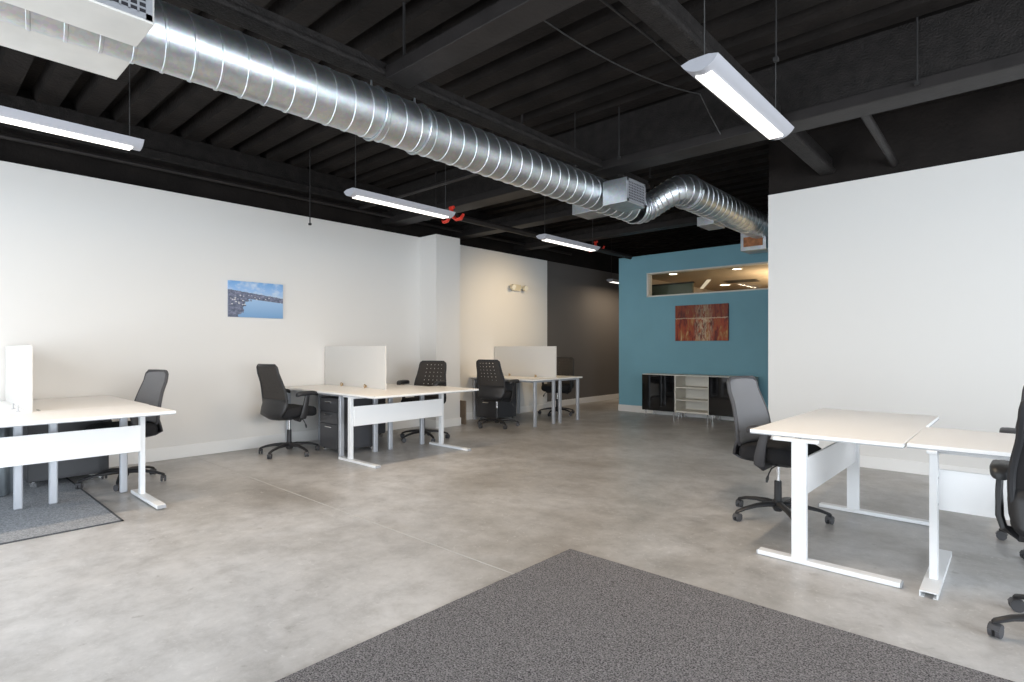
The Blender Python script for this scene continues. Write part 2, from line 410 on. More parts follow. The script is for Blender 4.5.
# drooping cable
def droop(p0, p1, sag, n=14):
    p0, p1 = Vector(p0), Vector(p1)
    return [tuple(p0.lerp(p1, i/n) - Vector((0,0,sag*4*(i/n)*(1-i/n)))) for i in range(n+1)]
pipe(droop((-2.45, 2.47, 3.55), (-2.05, 4.7, 3.45), .12) + [(-2.02, 4.85, 3.3), (-1.97, 4.95, 3.15)], .005, M['wire_l'], 'thin grey cable drooping under the ribbed ceiling left of the right pendant light', 'electric_cable', 'cable')
jb = thing('junction_box', 'small black electrical box on the ceiling above the right pendant light', 'box', (-.98, 3.1, 3.512))
box('housing', M['beam_s'], -.07, .07, -.05, .05, 0, .11, parent=jb, bevel=.006)
MB().sweep([(.02, 0, 0), (.03, .03, -.12), (.03, .06, -.18), (.03, .07, -.35)], .006, 8).build('cable_tail', M['wire'], jb)
pipe([(-1.33, 2.75, 3.30), (-1.28, 2.82, 3.42), (-1.18, 2.95, 3.52), (-1.07, 3.03, 3.55)], .012, M['wire'], 'black conduit curving from the right beam up to the small electrical box', 'electric_conduit', 'conduit')

# hanging rods; the drops with a brass head
def at(px, y=None, x=None, z=None, py=None):
    A_ = math.atan2(506, 558.7); f = (-math.sin(A_), math.cos(A_)); r = (math.cos(A_), math.sin(A_)); t = (px-512)/558.7
    dx, dy = f[0]+t*r[0], f[1]+t*r[1]
    k = y/dy if y is not None else x/dx
    return dx*k, dy*k
def rod(px, Y, z0, label, brass=False, r=.007, X=None):
    x, y = at(px, y=Y)
    t = thing('hanger_rod' if not brass else 'sprinkler_drop', label, 'rod' if not brass else 'sprinkler', (x, y, z0))
    MB().cyl((0,0,.03 if brass else 0), (0,0,3.7-z0), r if not brass else .012, 8).build('rod' if not brass else 'drop_pipe', M['beam_s'] if brass else M['wire'], t, smooth=True)
    if brass: MB().cyl((0,0,0), (0,0,.03), .013, 10).build('sprinkler_head', M['brass'], t, smooth=True)
    else: MB().box(-.014, .014, -.014, .014, -.012, .012).build('end_nut', M['wire'], t)
rod(404, 2.35, 3.22, 'thin black rod above the sloping beam next to the long duct', r=.010)
rod(464, 3.6, 3.0, 'thin black hanging rod above the middle of the long duct')
rod(436, 4.9, 3.06, 'sprinkler drop with brass tip above the second left pendant light', True)
rod(522, 4.3, 3.26, 'sprinkler drop with brass tip above the long duct', True)
rod(310, 3.4, 2.75, 'thin black rod hanging before the left wall between two pendant lights')
rod(575, 4.7, 3.12, 'thin black rod left of the duct outlet box near the cross beam', r=.006)
rod(619, 4.8, 3.12, 'thin black rod right above the duct outlet box', r=.008)
rod(917, 4.95, 3.15, 'thin black rod reaching the cross beam above the right wall', r=.007)
rod(776, 3.6, 3.0, 'thin black rod hanging behind the right pendant light', r=.005)
rod(650, 6.1, 3.30, 'thin rod holding the raised far duct', r=.006)

# red pipe clamp
def red_clamp(loc, sc, label):
    t = thing('pipe_clamp', label, 'clamp', loc); t.scale = (sc,)*3
    MB().sweep([(-.02, -.06, .12), (-.01, -.07, .05), (.03, -.07, -.01), (.08, -.06, -.05), (.13, -.03, -.04), (.15, .0, .02)], [(.02,.028),(.022,.036),(.022,.04),(.022,.036),(.022,.03),(.018,.018)], 10, up=(0,-1,0)).build('curved_jaw', M['red'], t, smooth=True)
    MB().sweep([(-.20, -.05, -.02), (-.16, -.06, -.05), (-.10, -.06, -.04), (-.06, -.06, -.01)], [(.018,.02),(.02,.03),(.02,.03),(.015,.02)], 10, up=(0,-1,0)).build('lower_jaw', M['red'], t, smooth=True)
    MB().cyl((-.05, -.06, .12), (.03, -.06, .12), .02, 10).build('bolt', M['red'], t, smooth=True)
red_clamp((-5.47, 4.94, 2.95), 1.0, 'bright red clamp on a ceiling pipe beside the second left pendant light')
x_, y_ = at(598, y=8.6)
red_clamp((x_, y_, 3.05), .9, 'small dim red clamp under the ceiling behind the third pendant light')

# ------------------------------------------------------------------ ducts
def spiral(b, p0, p1, Rr, pitch=.136, n=56):
    p0, p1 = Vector(p0), Vector(p1); ax = (p1-p0); L = ax.length; ax.normalize()
    u = ax.cross(Vector((0,0,1))).normalized(); w = ax.cross(u)
    prof = [(0, .0055), (.006, .0055), (.009, 0), (pitch*.5, 0), (pitch-.009, 0), (pitch-.006, .0055)]
    turns = int(L/pitch)
    tot = turns*n
    prev = None
    for k in range(tot+1):
        th = 2*PI*k/n; d = u*math.cos(th) + w*math.sin(th)
        s0 = pitch*k/n - pitch*.5
        cur = [b.bm.verts.new(p0 + ax*min(max(s0+s, 0), L) + d*(Rr+h)) for s, h in prof + [(pitch, .0055)]]
        if prev:
            for j in range(len(prof)): b.bm.faces.new((prev[j], prev[j+1], cur[j+1], cur[j]))
        prev = cur
    return b
DX, DZ, DR = -3.34, 2.88, .170
D2 = (-2.98, 3.13, .195)
duct = thing('spiral_duct', 'long round galvanised spiral duct hanging across the ceiling', 'duct')
spiral(MB(), (DX, -1.6, DZ), (DX, 5.86, DZ), DR).build('duct_run', M['duct'], duct, smooth=True, angle=.9)
spiral(MB(), (D2[0], 6.42, D2[1]), (D2[0], 9.4, D2[1]), D2[2], pitch=.15).build('duct_run', M['duct'], duct, smooth=True, angle=.9)
# S-shaped jog of gored elbows
P0, P1, P2, P3 = Vector((DX, 5.84, DZ)), Vector((DX+.01, 6.20, DZ-.01)), Vector((D2[0]-.03, 6.04, D2[1]+.02)), Vector((D2[0], 6.44, D2[1]))
pts, rads = [], []
NN = 11
for i in range(NN+1):
    t = i/NN; p = P0*(1-t)**3 + P1*3*t*(1-t)**2 + P2*3*t*t*(1-t) + P3*t**3
    pts.append(p); rads.append(DR + (D2[2]-DR)*max(0, (t-.7)/.3) - .02*math.sin(PI*t))
b = MB(); b.sweep(pts, rads, 40, caps=False)
for i, p in enumerate(pts):
    tg = (pts[min(i+1, NN)]-pts[max(i-1, 0)])
    b.torus(p, tg, rads[i]+.002, .006, 40, 6)
b.torus(P3, (0,1,0), D2[2]+.006, .010, 40, 6); b.torus(P0, (0,1,0), DR+.006, .008, 40, 6)
b.build('duct_elbow', M['duct'], duct, smooth=True, angle=.5)
for yy in (2.24, 2.62):
    bb = MB(); bb.torus((DX, yy, DZ), (0,1,0), DR+.008, .009, 40, 6)
    bb.sweep([(DX-.02, yy, DZ+DR), (DX-.02, yy, 3.14)], (.012, .004), 4)
    bb.build('duct_strap', M['duct'], duct, smooth=True)
def outlet(x0, x1, y0, y1, z0, z1, face, m=M['boot_paint'], gm=None, slats=7):
    o = MB().box(x0, x1, y0, y1, z0, z1).build('outlet_box', m, duct, bevel=.004)
    if face:  # register on the +x or -x face
        sx = x1 if face > 0 else x0
        e = .006*face
        f = MB()
        fw = .025
        for (a0, a1, c0, c1) in ((y0+.01, y1-.01, z0+.01, z0+.01+fw), (y0+.01, y1-.01, z1-.01-fw, z1-.01), (y0+.01, y0+.01+fw, z0+.01, z1-.01), (y1-.01-fw, y1-.01, z0+.01, z1-.01)):
            f.box(min(sx, sx+e), max(sx, sx+e), a0, a1, c0, c1)
        ny = max(4, int((y1-y0)/.035)); 
        for i in range(1, ny):
            yy = y0+.03 + (y1-y0-.06)*i/ny; f.box(min(sx, sx+e), max(sx, sx+e), yy-.004, yy+.004, z0+.03, z1-.03)
        for i in range(1, slats):
            zz = z0+.03 + (z1-z0-.06)*i/slats; f.box(min(sx, sx+e*.7), max(sx, sx+e*.7), y0+.03, y1-.03, zz-.004, zz+.004)
        f.build('outlet_grille', gm or M['grille'], o)
        MB().box(min(sx, sx+e*.15), max(sx, sx+e*.15), y0+.03, y1-.03, z0+.03, z1-.03).build('outlet_opening', M['grille_dark'] if not gm else gm, o)
    return o
outlet(-3.163, -2.883, -.6, .785, 2.70, 2.947, 1)
outlet(-3.73, DX-.02, -.6, .83, 2.74, 2.94, -1)
outlet(-3.163, -2.883, 4.88, 5.26, 2.70, 2.947, 1, M['duct'])
outlet(-3.73, DX, 5.13, 5.45, 2.74, 2.86, -1, M['duct'])
outlet(-3.25, -3.02, 7.35, 7.75, 2.90, 3.02, 0, M['duct'])
ob = outlet(-3.27, -2.88, 9.02, 9.40, 2.77, 3.09, 0, M['duct'])
MB().box(-3.22, -2.93, 9.008, 9.02, 2.83, 2.98).build('outlet_face', M['orange'], ob)

# ------------------------------------------------------------------ pendant lights
def seg_profile(w, h, n=10):
    """cross-section (x,z): shallow arc below, nearly flat top"""
    Rr = (w*w/4 + h*h)/(2*h); a = math.asin(w/2/Rr)
    low = [(Rr*math.sin(-a + 2*a*i/n), Rr - Rr*math.cos(-a + 2*a*i/n)) for i in range(n+1)]
    return low + [(w*.25, h+.012), (-w*.25, h+.012)]
def pendant(label, loc, L=1.22, w=.19, h=.055):
    t = thing('pendant_light', label, 'light', loc, 0, 'suspended office lights')
    pr = seg_profile(w, h)
    bm = MB(); bm.layers([[(x, -L/2, z) for x, z in pr], [(x, L/2, z) for x, z in pr]])
    bm.build('light_body', M['light_body'], t, smooth=True, angle=.5)
    MB().layers([[(x, -L/2+s, z+.0005) for x, z in pr] for s in (-.004,)]+[[(x, -L/2, z) for x, z in pr]]).build('end_cap', M['light_body'], t)
    MB().layers([[(x, L/2, z) for x, z in pr], [(x, L/2+.004, z+.0005) for x, z in pr]]).build('end_cap', M['light_body'], t)
    MB().box(-.042, .042, -L/2+.05, L/2-.05, -.0035, .008).build('light_lens', M['lens'], t, bevel=.002)
    for s in (-1, 1):
        MB().cyl((0, s*(L/2-.06), h), (0, s*(L/2-.06), 3.66-loc[2]), .0028, 6).build('hanging_wire', M['wire_l'], t)
    # the lamp inside the fitting
    l = bpy.data.lights.new('tube_lamp', 'AREA'); l.shape = 'RECTANGLE'; l.size = .06; l.size_y = L-.14; l.energy = PEND if loc[1] < 5 else PEND*.45; l.color = (1, .80, .58)
    lo = bpy.data.objects.new('tube_lamp', l); C.objects.link(lo); lo.parent = t; lo.location = (0, 0, -.006)
    return t
PEND = 23
pendant('white pendant light, far left, cut by the left edge of the photo', (-4.56, .54, 2.625))
pendant('white pendant light hanging left of the red clamp under the long duct', (-4.56, 3.42, 2.64))
pendant('white pendant light hanging in the distance before the blue wall', (-4.56, 6.22, 2.64))
pendant('small distant pendant light hanging in the dark corridor', (-6.55, 11.0, 2.66))
pendant('bright white pendant light nearest the camera, upper right', (-1.155, 3.25, 2.60))

# ------------------------------------------------------------------ office chairs
def superring(rx, ry, z, p=.45, n=32, cx=0, cy=0, warp=None):
    out = []
    for k in range(n):
        th = 2*PI*(k+.5)/n; c, s = math.cos(th), math.sin(th)
        x = rx*math.copysign(abs(c)**p, c); y = ry*math.copysign(abs(s)**p, s)
        dz = warp(x, y) if warp else 0
        out.append((cx+x, cy+y, z+dz))
    return out
def make_chair(label, loc, rz, grey=False, arm=.735, star=.35, back=None):
    t = thing('office_chair', label, 'chair', loc, rz, 'office swivel chairs')
    if grey: t.scale = (1, 1, .968)
    plast = M['grey_pl'] if grey else M['black_pl']
    b = MB(); b.sweep([(0,0,.055), (0,0,.075), (0,0,.125), (0,0,.14)], [.026, .038, .040, .03], 18)
    for k in range(5):
        a = 2*PI*k/5 + star; c, s = math.cos(a), math.sin(a)
        b.sweep([(c*r, s*r, z) for r, z in ((.02,.108), (.09,.112), (.18,.106), (.27,.090), (.33,.070), (.34,.062))], [(.026,.022), (.025,.021), (.021,.016), (.019,.013), (.017,.011), (.012,.008)], 10)
    b.build('star_base', M['black_pl'], t, smooth=True)
    # a caster: hood, stem and two wheels
    b = MB()
    b.cyl((0,0,.03), (0,0,.068), .007, 8)
    for s in (-1, 1): b.cyl((s*.006, 0, .0275), (s*.021, 0, .0275), .0275, 18)
    b.sweep([(-.0, -.028, .036), (0, -.018, .052), (0, .0, .058), (0, .018, .053), (0, .028, .038)], [(.023,.004)]*5, 8)
    c0 = b.build('caster', M['caster_grey'], t, smooth=True)
    for k in range(5):
        a = 2*PI*k/5 + star
        c = c0 if k == 0 else c0.copy()
        if k: C.objects.link(c); c.parent = t
        c.location = (.33*math.cos(a), .33*math.sin(a), 0); c.rotation_euler = (0, 0, a + [1.2, -.5, 2.4, .3, 1.9][k])
    MB().sweep([(0,0,.12), (0,0,.28), (0,0,.285)], [.027, .025, .02], 16).build('column_cover', M['black_pl'], t, smooth=True)
    MB().cyl((0,0,.28), (0,0,.425), .014, 14).build('gas_lift', M['chrome'], t, smooth=True)
    b = MB(); b.sweep([(0,-.14,.425), (0,-.05,.425), (0,.10,.428), (0,.15,.43)], [(.05,.018), (.09,.028), (.09,.026), (.06,.015)], 12, power=.6)
    b.build('tilt_mechanism', M['black_pl'], t, smooth=True)
    b = MB(); b.sweep([(.08,.04,.42), (.20,.05,.41), (.235,.05,.38), (.255,.05,.35)], [(.005,.005)]*4, 8); b.sweep([(.248,.05,.365), (.258,.05,.345), (.268,.05,.32)], [(.006,.008), (.010,.013), (.006,.008)], 8)
    b.build('tilt_lever', M['black_pl'], t, smooth=True)
    # seat
    def warp(x, y): return -.030*max(0, (y-.10)/.14)**2 + .012*(x/.25)**2 - .008*max(0, -y/.24)
    lay = []
    for z, s in ((.442, .84), (.452, .94), (.475, 1.0), (.515, 1.0), (.540, .975), (.552, .90), (.557, .75), (.558, .45), (.557, .15)):
        lay.append(superring(.250*s, .240*s, z, .5, 40, 0, .02, warp))
    MB().layers(lay).build('seat', M['seat_fab'], t, smooth=True, angle=1.2)
    # backrest: surface function
    def wv(v):
        w = .232 + .014*math.sin(PI*min(1, v*1.6)) - .036*v**1.3
        if v > .92: w *= .84 + .16*math.sqrt(max(0, 1-((v-.92)/.08)**2))
        if v < .06: w *= .92 + .08*math.sqrt(max(0, 1-((.06-v)/.06)**2))
        return w
    def pt(u, v, off=0):
        z = .555 + .49*v
        y = -.205 - .105*v + .022*math.sin(PI*min(1, v*1.25)) + .034*u*u - off
        return Vector((u*wv(v), y, z))
    NU, NV = 21, 28
    b = MB(); g = [[b.bm.verts.new(pt(-1+2*i/NU, j/NV)) for i in range(NU+1)] for j in range(NV+1)]
    for j in range(NV):
        for i in range(NU):
            if not grey and 10 <= j <= 25 and (j-10) % 3 == 0 and 3 <= i <= 17 and (i-3) % 3 == (0 if True else 1):
                A, B_, Cc, D = g[j][i], g[j][i+1], g[j+1][i+1], g[j+1][i]
                ctr = (A.co+B_.co+Cc.co+D.co)/4
                q = [b.bm.verts.new(ctr + (v.co-ctr)*.80) for v in (A, B_, Cc, D)]
                V = (A, B_, Cc, D)
                for k in range(4): b.bm.faces.new((V[k], V[(k+1)%4], q[(k+1)%4], q[k]))
            else: b.bm.faces.new((g[j][i], g[j][i+1], g[j+1][i+1], g[j+1][i]))
    bk = b.build('backrest', back or (M['mesh_grey'] if grey else M['mesh_dark']), t, smooth=True, solid=.012, angle=1.2)
    # frame around the back
    loop = [pt(-1, v/20, .006) for v in range(0, 21)] + [pt(u, 1, .006) for u in (-.6, -.2, .2, .6)] + [pt(1, 1-v/20, .006) for v in range(0, 21)]
    b = MB(); b.sweep(loop, [(.015, .014)]*len(loop), 8, up=(0,1,0)); b.build('back_frame', plast, bk, smooth=True)
    # lower shell wrapping below the seat
    path = [(-.205, .655, .250), (-.212, .60, .250), (-.228, .55, .246), (-.245, .50, .232), (-.240, .455, .205), (-.20, .425, .165), (-.13, .412, .12), (-.05, .41, .085)]
    b = MB(); rows = []
    for (yy, zz, ww) in path:
        rows.append([b.bm.verts.new((u*ww, yy - .012 + .045*u*u*(1 if zz > .47 else .5), zz + (.02*u*u if zz < .48 else 0))) for u in [-1+i/6 for i in range(13)]])
    for j in range(len(rows)-1):
        for i in range(12): b.bm.faces.new((rows[j][i], rows[j][i+1], rows[j+1][i+1], rows[j+1][i]))
    b.build('back_shell', plast, t, smooth=True, solid=.016, angle=1.2)
    for s in (-1, 1):
        b = MB(); b.sweep([(s*.10, .0, .428), (s*.22, .0, .424), (s*.272, .0, .440), (s*.287, .01, .49), (s*.290, .03, .60), (s*.287, .05, arm-.04)], [(.03,.012), (.036,.014), (.040,.017), (.040,.016), (.032,.014), (.028,.013)], 10, up=(s,0,.01), power=.7)
        b.build('armrest_post', plast, t, smooth=True)
        lay = []
        def aw(x, y): return -.02*(max(0, abs(y)-.06)/.07)**2
        for z, k in ((arm-.045, .82), (arm-.037, .98), (arm-.015, 1.0), (arm-.005, .92), (arm-.001, .7), (arm, .3)):
            lay.append(superring(.042*k, .135*k**.5, z, .6, 24, s*.28, .05, aw))
        MB().layers(lay).build('armrest_pad', plast, t, smooth=True, angle=1.2)
    return t
make_chair('dark perforated office chair by the left wall, left side of the middle desk group', (-6.33, 3.10, 0), R(6), arm=.745, star=R(2))
make_chair('dark perforated office chair right of the middle desk group, just before the white column', (-5.97, 4.80, 0), R(202), arm=.80, star=R(70))
make_chair('dark office chair left of the far desk group, back turned to the camera', (-6.08, 6.36, 0), R(14), arm=.745, star=R(34))
make_chair('dark office chair at right end of the far desk group, before the dark corridor wall', (-6.33, 8.24, 0), R(190))
make_chair('grey backed office chair behind the left desk group, beside the white left wall', (-6.07, 1.41, .007), R(189), True, arm=.705, star=R(6))
make_chair('grey backed office chair at the left side of the right T-leg desk', (-1.30, 4.33, 0), R(-99), True, arm=.725, star=R(45))
make_chair('grey backed office chair beyond the rightmost desk, mostly out of frame', (.235, 4.72, 0), R(180), True, arm=.765, star=R(54))
make_chair('black office chair nearest the camera, cut by the right edge of the photo', (.225, 3.33, 0), R(-2), arm=.725, star=R(64), back=M['mesh_black'])

# ------------------------------------------------------------------ desks
def make_desk(label, loc, rz, x0, x1, y0, y1, legs=(-.64, .64), channel=False, top='melamine', left_end_cap=True, foot=(-.34, .375), lw=.030, ly=-.14):
    t = thing('office_desk', label, 'desk', loc, rz, 'white panel-end office desks')
    box('desktop', M[top], x0, x1, y0, y1, .722, .742, parent=t, bevel=.002)
    box('desktop_edge', M['edge'], x0+.001, x1-.001, y0+.001, y1-.001, .7165, .7225, parent=t)
    for lx in legs:
        lg = MB().box(lx-.018, lx+.018, ly-lw, ly+lw, .028, .70).build('leg', M['white_steel'], t, bevel=.004)
        if not channel:
            MB().box(lx-.032, lx+.032, foot[0], foot[1], .002, .030).build('foot', M['white_steel'], lg, bevel=.005)
            for s, yy in ((-1, foot[0]), (1, foot[1])): MB().box(lx-.030, lx+.030, min(yy, yy+s*.006), max(yy, yy+s*.006), .003, .029).build('foot_cap', M['edge'], lg, bevel=.002)
        else:
            f = MB(); f.box(lx-.038, lx+.038, foot[0], foot[1], .026, .032); f.box(lx-.038, lx-.032, foot[0], foot[1], .001, .027); f.box(lx+.032, lx+.038, foot[0], foot[1], .001, .027)
            f.box(lx-.033, lx-.018, foot[0], foot[1], .001, .005); f.box(lx+.018, lx+.033, foot[0], foot[1], .001, .005)
            f.build('foot', M['white_steel'], lg)
        MB().box(lx-.022, lx+.022, -.26, -.02, .698, .716).build('top_support', M['white_steel'], lg, bevel=.003)
    MB().box(legs[0], legs[1], -.125, -.085, .685, .712).build('rail', M['white_steel'], t, bevel=.003)
    MB().box(legs[0]+.018, legs[1]-.018, -.112, -.098, .385, .600).build('modesty_panel', M['melamine'], t, bevel=.002)
    b = MB()
    for lx in legs:
        s = 1 if lx < 0 else -1
        for zz in (.42, .56): b.box(lx+s*.015, lx+s*.0195, -.155, -.145, zz-.006, zz+.006)
    b.build('bolts', M['edge'], t)
    return t
# local +y -> world +x
make_desk('white desk with long front panel in the middle group, facing the room', (-5.26, 4.0, 0), R(-90), -.775, .71, -.375, .39, legs=(-.63, .662), top='cream_top')
make_desk('white desk with long front panel at far left, cut by the photo edge', (-5.25, .765, .007), R(-90), -.715, .71, -.375, .35, legs=(-.61, .65))
make_desk('white desk on the right with capped feet, standing beside the grey backed chair', (-.814, 4.209, 0), R(-90.6), -.95, .66, -.41, .375, legs=(-.66, .69), foot=(-.345, .37), lw=.040, ly=-.118)
make_desk('white desk at far right with an open foot channel, pushed against the T-leg desk', (.335, 3.84, 0), 0, -.772, .85, -.245, .56, legs=(-.665, .66), channel=True, foot=(-.39, .39), lw=.040)

def make_table(label, x1, y0, y1, legs_y, top='cream_top', z=0, px=(), L=1.345):
    """edges given in the room; long side along x"""
    cx, cy, w = x1-L/2, (y0+y1)/2, y1-y0
    t = thing('side_table', label, 'table', (cx, cy, z), 0, 'silver-legged side tables')
    box('tabletop', M[top], -L/2, L/2, -w/2, w/2, .722, .742, parent=t, bevel=.002)
    box('tabletop_edge', M['edge'], -L/2+.001, L/2-.001, -w/2+.001, w/2-.001, .7165, .7225, parent=t)
    for sx in (-1, 1):
        for ly in legs_y:
            x, y = sx*(L/2-.035), ly-cy+.012
            MB().box(x-.021, x+.021, y-.028, y+.028, .0, .7165).build('leg', M['silver'], t, bevel=.010)
    px = [(a-cx, b_-cy, k) for a, b_, k in px]
    b = MB(); b.box(-L/2+.05, L/2-.05, -w/2+.08, -w/2+.11, .69, .7165); b.box(-L/2+.05, L/2-.05, w/2-.11, w/2-.08, .69, .7165)
    b.box(-L/2+.04, -L/2+.07, -w/2+.08, w/2-.08, .69, .7165); b.box(L/2-.07, L/2-.04, -w/2+.08, w/2-.08, .69, .7165)
    b.build('frame_rail', M['silver'], t)
    for x, y, kind in px:
        if kind == 'loop':
            b = MB()
            if top == 'cream_top':
                b.torus((x, y, .772), (1, .6, 0), .018, .004, 16, 6); b.cyl((x, y, .742), (x, y, .762), .007, 8); b.torus((x+.012, y+.012, .766), (.2, 1, 0), .014, .004, 14, 6)
            else:
                b.cyl((x, y, .742), (x, y, .79), .0045, 8); b.cyl((x, y, .742), (x, y, .746), .014, 12)
            b.build('cable_loop' if top == 'cream_top' else 'cable_peg', M['brass'] if top == 'cream_top' else M['edge'], t, smooth=True)
        else:
            box('cable_slot', M['edge'], x-.05, x+.05, y-.008, y+.008, .7405, .746, parent=t, bevel=.002)
    return t
def pedestal(label, x0, x1, y0, y1, sy, zt=.65):
    """drawers face sy*y"""
    t = thing('drawer_pedestal', label, 'drawer unit', ((x0+x1)/2, (y0+y1)/2, 0), 0, 'charcoal drawer pedestals')
    hx, hy = (x1-x0)/2, (y1-y0)/2
    box('body', M['pedestal'], -hx, hx, -hy, hy, .055, zt, parent=t, bevel=.004)
    z = .065; hts = [.28, .14, .14]
    sc = (zt-.075)/sum(hts)
    for h in hts:
        h *= sc
        d = box('drawer', M['pedestal'], -hx+.008, hx-.008, min(sy*hy, sy*(hy+.016)), max(sy*hy, sy*(hy+.016)), z+.004, z+h-.004, parent=t, bevel=.003)
        yy = sy*(hy+.016)
        MB().box(-.07, .07, min(yy, yy+sy*.012), max(yy, yy+sy*.012), z+h-.045, z+h-.030).build('handle', M['chrome'], d, bevel=.003)
        z += h
    for a in (-1, 1):
        for c in (-1, 1):
            b = MB(); b.cyl((a*(hx-.04)-.012, c*(hy-.04), .025), (a*(hx-.04)+.012, c*(hy-.04), .025), .025, 14); b.cyl((a*(hx-.04), c*(hy-.04), .03), (a*(hx-.04), c*(hy-.04), .056), .008, 8)
            b.build('caster', M['chrome'], t, smooth=True)
    return t
def divider(label, y, x0=-6.985, x1=-5.60, z1=1.262, zb=.742):
    t = thing('desk_divider', label, 'divider', ((x0+x1)/2, y, zb), 0, 'low white divider screens')
    h = (x1-x0)/2
    box('screen_panel', M['screen'], -h, h, -.009, .009, 0, z1-zb, parent=t, bevel=.002)
    box('screen_edge', M['screen'], h, h+.004, -.010, .010, 0, z1-zb+.002, parent=t)
TX = -5.638
# middle group
make_table('cream topped side table nearest the left chair in the middle desk group', TX, 3.29, 3.93, (3.376, 3.827), px=((-6.5, 3.88, 'loop'), (-5.97, 3.885, 'loop')))
make_table('cream topped side table nearest the right chair in the middle desk group', TX, 3.934, 4.62, (4.04, 4.529))
divider('thin white screen standing on the seam of the middle desk group', 3.932)
pedestal('charcoal drawer unit on casters under the middle desk group, left side', -6.2, -5.79, 3.43, 3.94, -1)
pedestal('charcoal drawer unit under the middle desk group, right side by the wall', -6.93, -6.52, 4.03, 4.57, 1)
# left group
make_table('white side table at far left, cut by the photo edge, above the ribbed sheet', TX, .05, .695, (.15, .62), top='melamine', z=.007, px=((-5.74, .64, 'loop'), (-6.0, .64, 'loop'), (-5.72, .50, 'slot')))
make_table('white side table of the left desk group, next to the grey backed chair', TX, .699, 1.49, (.83, 1.30), top='melamine', z=.007, px=((-5.74, .76, 'slot'),))
divider('thin white screen standing on the seam of the left desk group', .697, zb=.749)
pedestal('charcoal drawer unit under the left desk group, right of the ribbed grey sheet', -6.92, -6.45, .78, 1.36, 1, .69)
b = MB(); n = 80; rows = [[], []]
for i in range(n+1):
    yy = -.35 + 1.05*i/n; xx = .035*math.sin(i*.62) + .012*math.sin(i*1.7)
    rows[0].append(b.bm.verts.new((xx, yy, .008+.015*abs(math.sin(i*.9))))); rows[1].append(b.bm.verts.new((xx*.8, yy, .67)))
for i in range(n): b.bm.faces.new((rows[0][i], rows[0][i+1], rows[1][i+1], rows[1][i]))
o = b.build('ribbed_sheet', M['ribbed'], smooth=True, solid=.004); o.location = (-6.25, -.02, 0)
tag(o, 'grey ribbed sheet standing under the far left side table', 'sheet')
# far group
FX = -5.56
make_table('cream topped side table nearest the left chair in the far desk group', FX, 6.62, 7.253, (6.70, 7.17), L=1.42, px=((-6.59, 7.2, 'loop'), (-6.0, 7.2, 'loop')))
make_table('cream topped side table nearest the corridor in the far desk group', FX, 7.257, 7.95, (7.34, 7.84), L=1.42)
divider('thin white screen standing on the seam of the far desk group', 7.255)
pedestal('charcoal drawer unit under the far desk group, behind the turned chair', -6.88, -6.42, 6.70, 7.2, -1)
box_o = box('wooden_board', M['cardboard'], -6.985, -6.62, 6.18, 6.21, 0, .38, bevel=.004)
tag(box_o, 'small brown board standing on the floor between the column and the far desks', 'board')

# ------------------------------------------------------------------ cabinets
def cab_unit(label, x0, w, kind, y0=9.12, y1=9.52, z0=.115, z1=.765):
    t = thing('low_cabinet' if kind == 'door' else 'open_shelf_unit', label, 'cabinet' if kind == 'door' else 'shelf', (x0, y0, 0))
    d = y1-y0; th = .018; b = MB()
    b.box(0, th, 0, d, z0, z1); b.box(w-th, w, 0, d, z0, z1); b.box(th, w-th, 0, d, z0, z0+th*1.6); b.box(th, w-th, 0, d, z1-th, z1); b.box(th, w-th, d-.008, d, z0, z1)
    b.build('carcass', M['cab'], t, bevel=.001)
    if kind == 'door':
        dd = box('door', M['gloss_black'], .002, w-.002, -.02, -.002, z0+.002, z1-.012, parent=t, bevel=.002)
    else:
        for k in (1, 2):
            zz = z0 + (z1-z0)*k/3
            box('shelf', M['cab'], th, w-th, .01, d-.01, zz-.009, zz+.009, parent=t)
    for xx in (.04, w-.04):
        for yy in (.05, d-.05):
            MB().cyl((xx, yy, 0), (xx, yy, z0), .014, 12).build('leg', M['chrome'], t, smooth=True)
    return t
cab_unit('glossy black fronted low cabinet, left of the open shelves at the blue wall', -5.06, .625, 'door')
cab_unit('cream open shelf unit with two shelves between the black cabinets', -4.434, .61, 'open')
cab_unit('glossy black fronted low cabinet, right of the open shelves, partly behind the grey chair back', -3.823, .66, 'door')

# ------------------------------------------------------------------ pictures, emergency light
t = thing('framed_picture', 'small blue lake landscape print hanging on the left white wall', 'picture', (-7.0, 3.0, 1.83))
MB().box(0, .028, -.332, .332, -.217, .217).build('canvas', M['landscape'], t)
t = thing('abstract_painting', 'rust red and cream abstract canvas hanging on the blue wall', 'painting', (-4.139, 9.558, 1.678))
MB().box(-.48, .48, -.035, 0, -.318, .318).build('canvas', M['abstract'], t)
xx, yy = at(515, x=-7.0)
t = thing('emergency_light', 'ivory twin-head emergency light mounted high on the far white wall', 'light', (-7.0, yy, 2.36))
MB().box(0, .06, -.11, .11, -.06, .06).build('housing', M['em'], t, bevel=.01)
for s in (-1, 1):
    h = MB().sweep([(.05, s*.16, .0), (.08, s*.165, .0), (.13, s*.17, -.01)], [.03, .05, .055], 16).build('lamp_head', M['em'], t, smooth=True)
    MB().cyl((.13, s*.17, -.01), (.134, s*.17, -.011), .048, 16).build('lens', M['em_lens'], h)
    MB().cyl((.03, s*.10, 0), (.07, s*.15, 0), .012, 8).build('bracket', M['em'], t)

